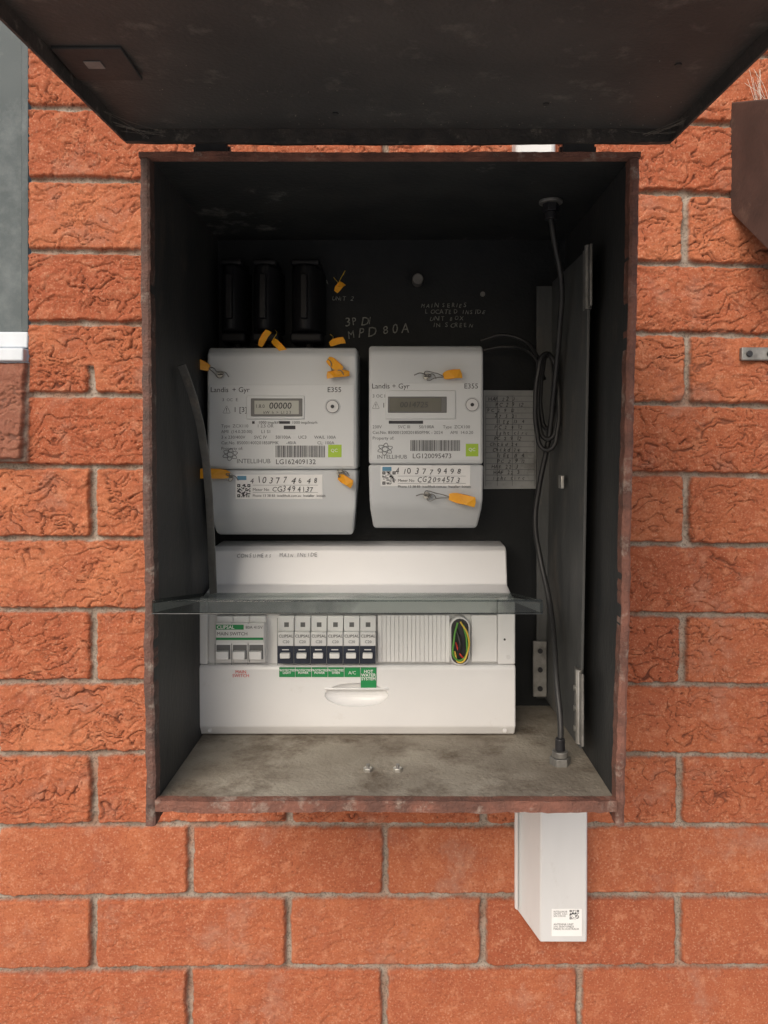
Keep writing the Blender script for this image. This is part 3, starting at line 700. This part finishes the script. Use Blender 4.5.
cyl('base_boot', (.161, -.19, -.2940), .0048, .012, 'z', M_bkpl, AC, 20, .0008)

# ------------------------------------------------------------------ lid stay strap on the left
ST = empty('lid_stay_bar', (-.205, -.16, -.03))
path = [(-.2075, -.200, .082), (-.2055, -.192, .072), (-.2010, -.182, .052), (-.1965, -.172, .025), (-.1935, -.162, -.010), (-.1925, -.152, -.050), (-.1925, -.142, -.100), (-.1930, -.132, -.152)]
vs = []; fs = []
for (a_, b_, c_) in path:
    vs += [(a_ - .0048, b_ + .002, c_), (a_ + .0040, b_ - .002, c_ + .002), (a_ + .0040, b_, c_ + .002), (a_ - .0048, b_ + .004, c_)]
for i in range(len(path) - 1):
    q = 4 * i
    for s in range(4): fs.append((q + s, q + (s + 1) % 4, q + 4 + (s + 1) % 4, q + 4 + s))
q = 4 * (len(path) - 1); fs += [(0, 1, 2, 3), (q + 3, q + 2, q + 1, q)]
mesh('strap', vs, fs, M_bar, ST, .0006)

# ------------------------------------------------------------------ conduit cover below the box
CD = empty('conduit_cover', (.19, -.02, -.45))
zt3 = -.3275; zq = -.5810
vs = [(.146, .004, zt3), (.172, -.036, zt3), (.226, -.036, zt3), (.236, .004, zt3),
      (.146, .004, -.562), (.1705, -.036, zq), (.2255, -.036, zq), (.236, .004, zq + .004)]
mesh('cover', vs, [(0, 1, 2, 3), (4, 7, 6, 5), (0, 4, 5, 1), (1, 5, 6, 2), (2, 6, 7, 3), (3, 7, 4, 0)], M_pvc, CD, .0018, 3)
hexa('seam_strip', [(.1455, -.004, -.560), (.1485, -.008, -.560), (.1485, -.008, -.329), (.1455, -.004, -.329),
                    (.1455, .003, -.560), (.1485, .003, -.560), (.1485, .003, -.329), (.1455, .003, -.329)], M_wside, CD, .0005)
yl = -.0364
box('product_label', .184, .2195, yl - .0003, yl + .0002, -.573, -.541, M_paper, CD)
qr(.205, -.553, .011, yl - .0006, CD)
text('INTELLIHUB\nGPON  0.5m\nS/N 230142', .186, yl - .0006, -.545, .0030, M_ink, CD)
text('ANTENNA UNIT\nS/N: 00347109823\nMADE IN AUSTRALIA', .186, yl - .0006, -.560, .0032, M_ink, CD)

# ------------------------------------------------------------------ brown steel housing, clip and anchors on the right
BH = empty('brown_wall_housing', (.48, -.05, .35))
mesh('housing', [(.411, .004, .296), (.425, -.085, .215), (.60, -.085, .215), (.60, .004, .296),
                 (.411, .004, .430), (.425, -.085, .395), (.60, -.085, .395), (.60, .004, .430)],
     [(0, 1, 2, 3), (4, 7, 6, 5), (0, 4, 5, 1), (1, 5, 6, 2), (2, 6, 7, 3), (3, 7, 4, 0)], M_brown, BH, .002)
wb = empty('cobweb', (.44, -.05, .41))
for i in range(12):
    a_ = random.uniform(.37, .42)
    curve('strand', [(.436 + random.uniform(-.012, .01), -.009, .455 + random.uniform(-.01, .01)), (.426 + random.uniform(-.005, .006), -.05, a_), (.428 + random.uniform(0, .008), -.089, .31 + random.uniform(-.02, .05))], .0002, M_web, wb)
WC = empty('wall_clip', (.44, -.005, .12))
box('clip_plate', .421, .470, -.0085, -.001, .1105, .1265, M_dsteel, WC, .0015)
cyl('clip_screw', (.430, -.0085, .1185), .0038, .0025, 'y', M_bkpl, WC, 12, .0005)
cyl('clip_screw', (.455, -.0085, .1185), .0038, .0025, 'y', M_bkpl, WC, 12, .0005)

# ------------------------------------------------------------------ light
w = bpy.data.worlds.new('World'); scn.world = w; w.use_nodes = True
nt = w.node_tree; bg = nt.nodes['Background']; sk = nt.nodes.new('ShaderNodeTexSky'); sk.sky_type = 'NISHITA'
sk.sun_disc = False
EL, AZ = math.radians(36), math.radians(202)
sk.sun_elevation = EL; sk.sun_rotation = AZ; sk.dust_density = 5.5; sk.air_density = 1.0; sk.ozone_density = 1.0
nt.links.new(sk.outputs[0], bg.inputs[0]); bg.inputs[1].default_value = .15
sd = bpy.data.lights.new('sun', 'SUN'); sd.energy = 1.4; sd.angle = math.radians(40); sd.color = (1, .975, .95)
so = bpy.data.objects.new('sun', sd); col.objects.link(so)
dirv = Vector((math.sin(AZ) * math.cos(EL), math.cos(AZ) * math.cos(EL), math.sin(EL)))
so.rotation_euler = dirv.to_track_quat('Z', 'Y').to_euler(); so.location = dirv * 4

# ------------------------------------------------------------------ camera
cam = bpy.data.cameras.new('camera'); co_ = bpy.data.objects.new('camera', cam); col.objects.link(co_)
cam.sensor_fit = 'VERTICAL'; cam.sensor_height = 36; cam.lens = 36 * 769 / 1024
co_.location = (0, -.945, 0); co_.rotation_euler = (math.pi / 2, 0, 0)
cam.shift_x = -12 / 1024; cam.shift_y = -61 / 1024
cam.clip_start = .01; cam.clip_end = 300
scn.camera = co_
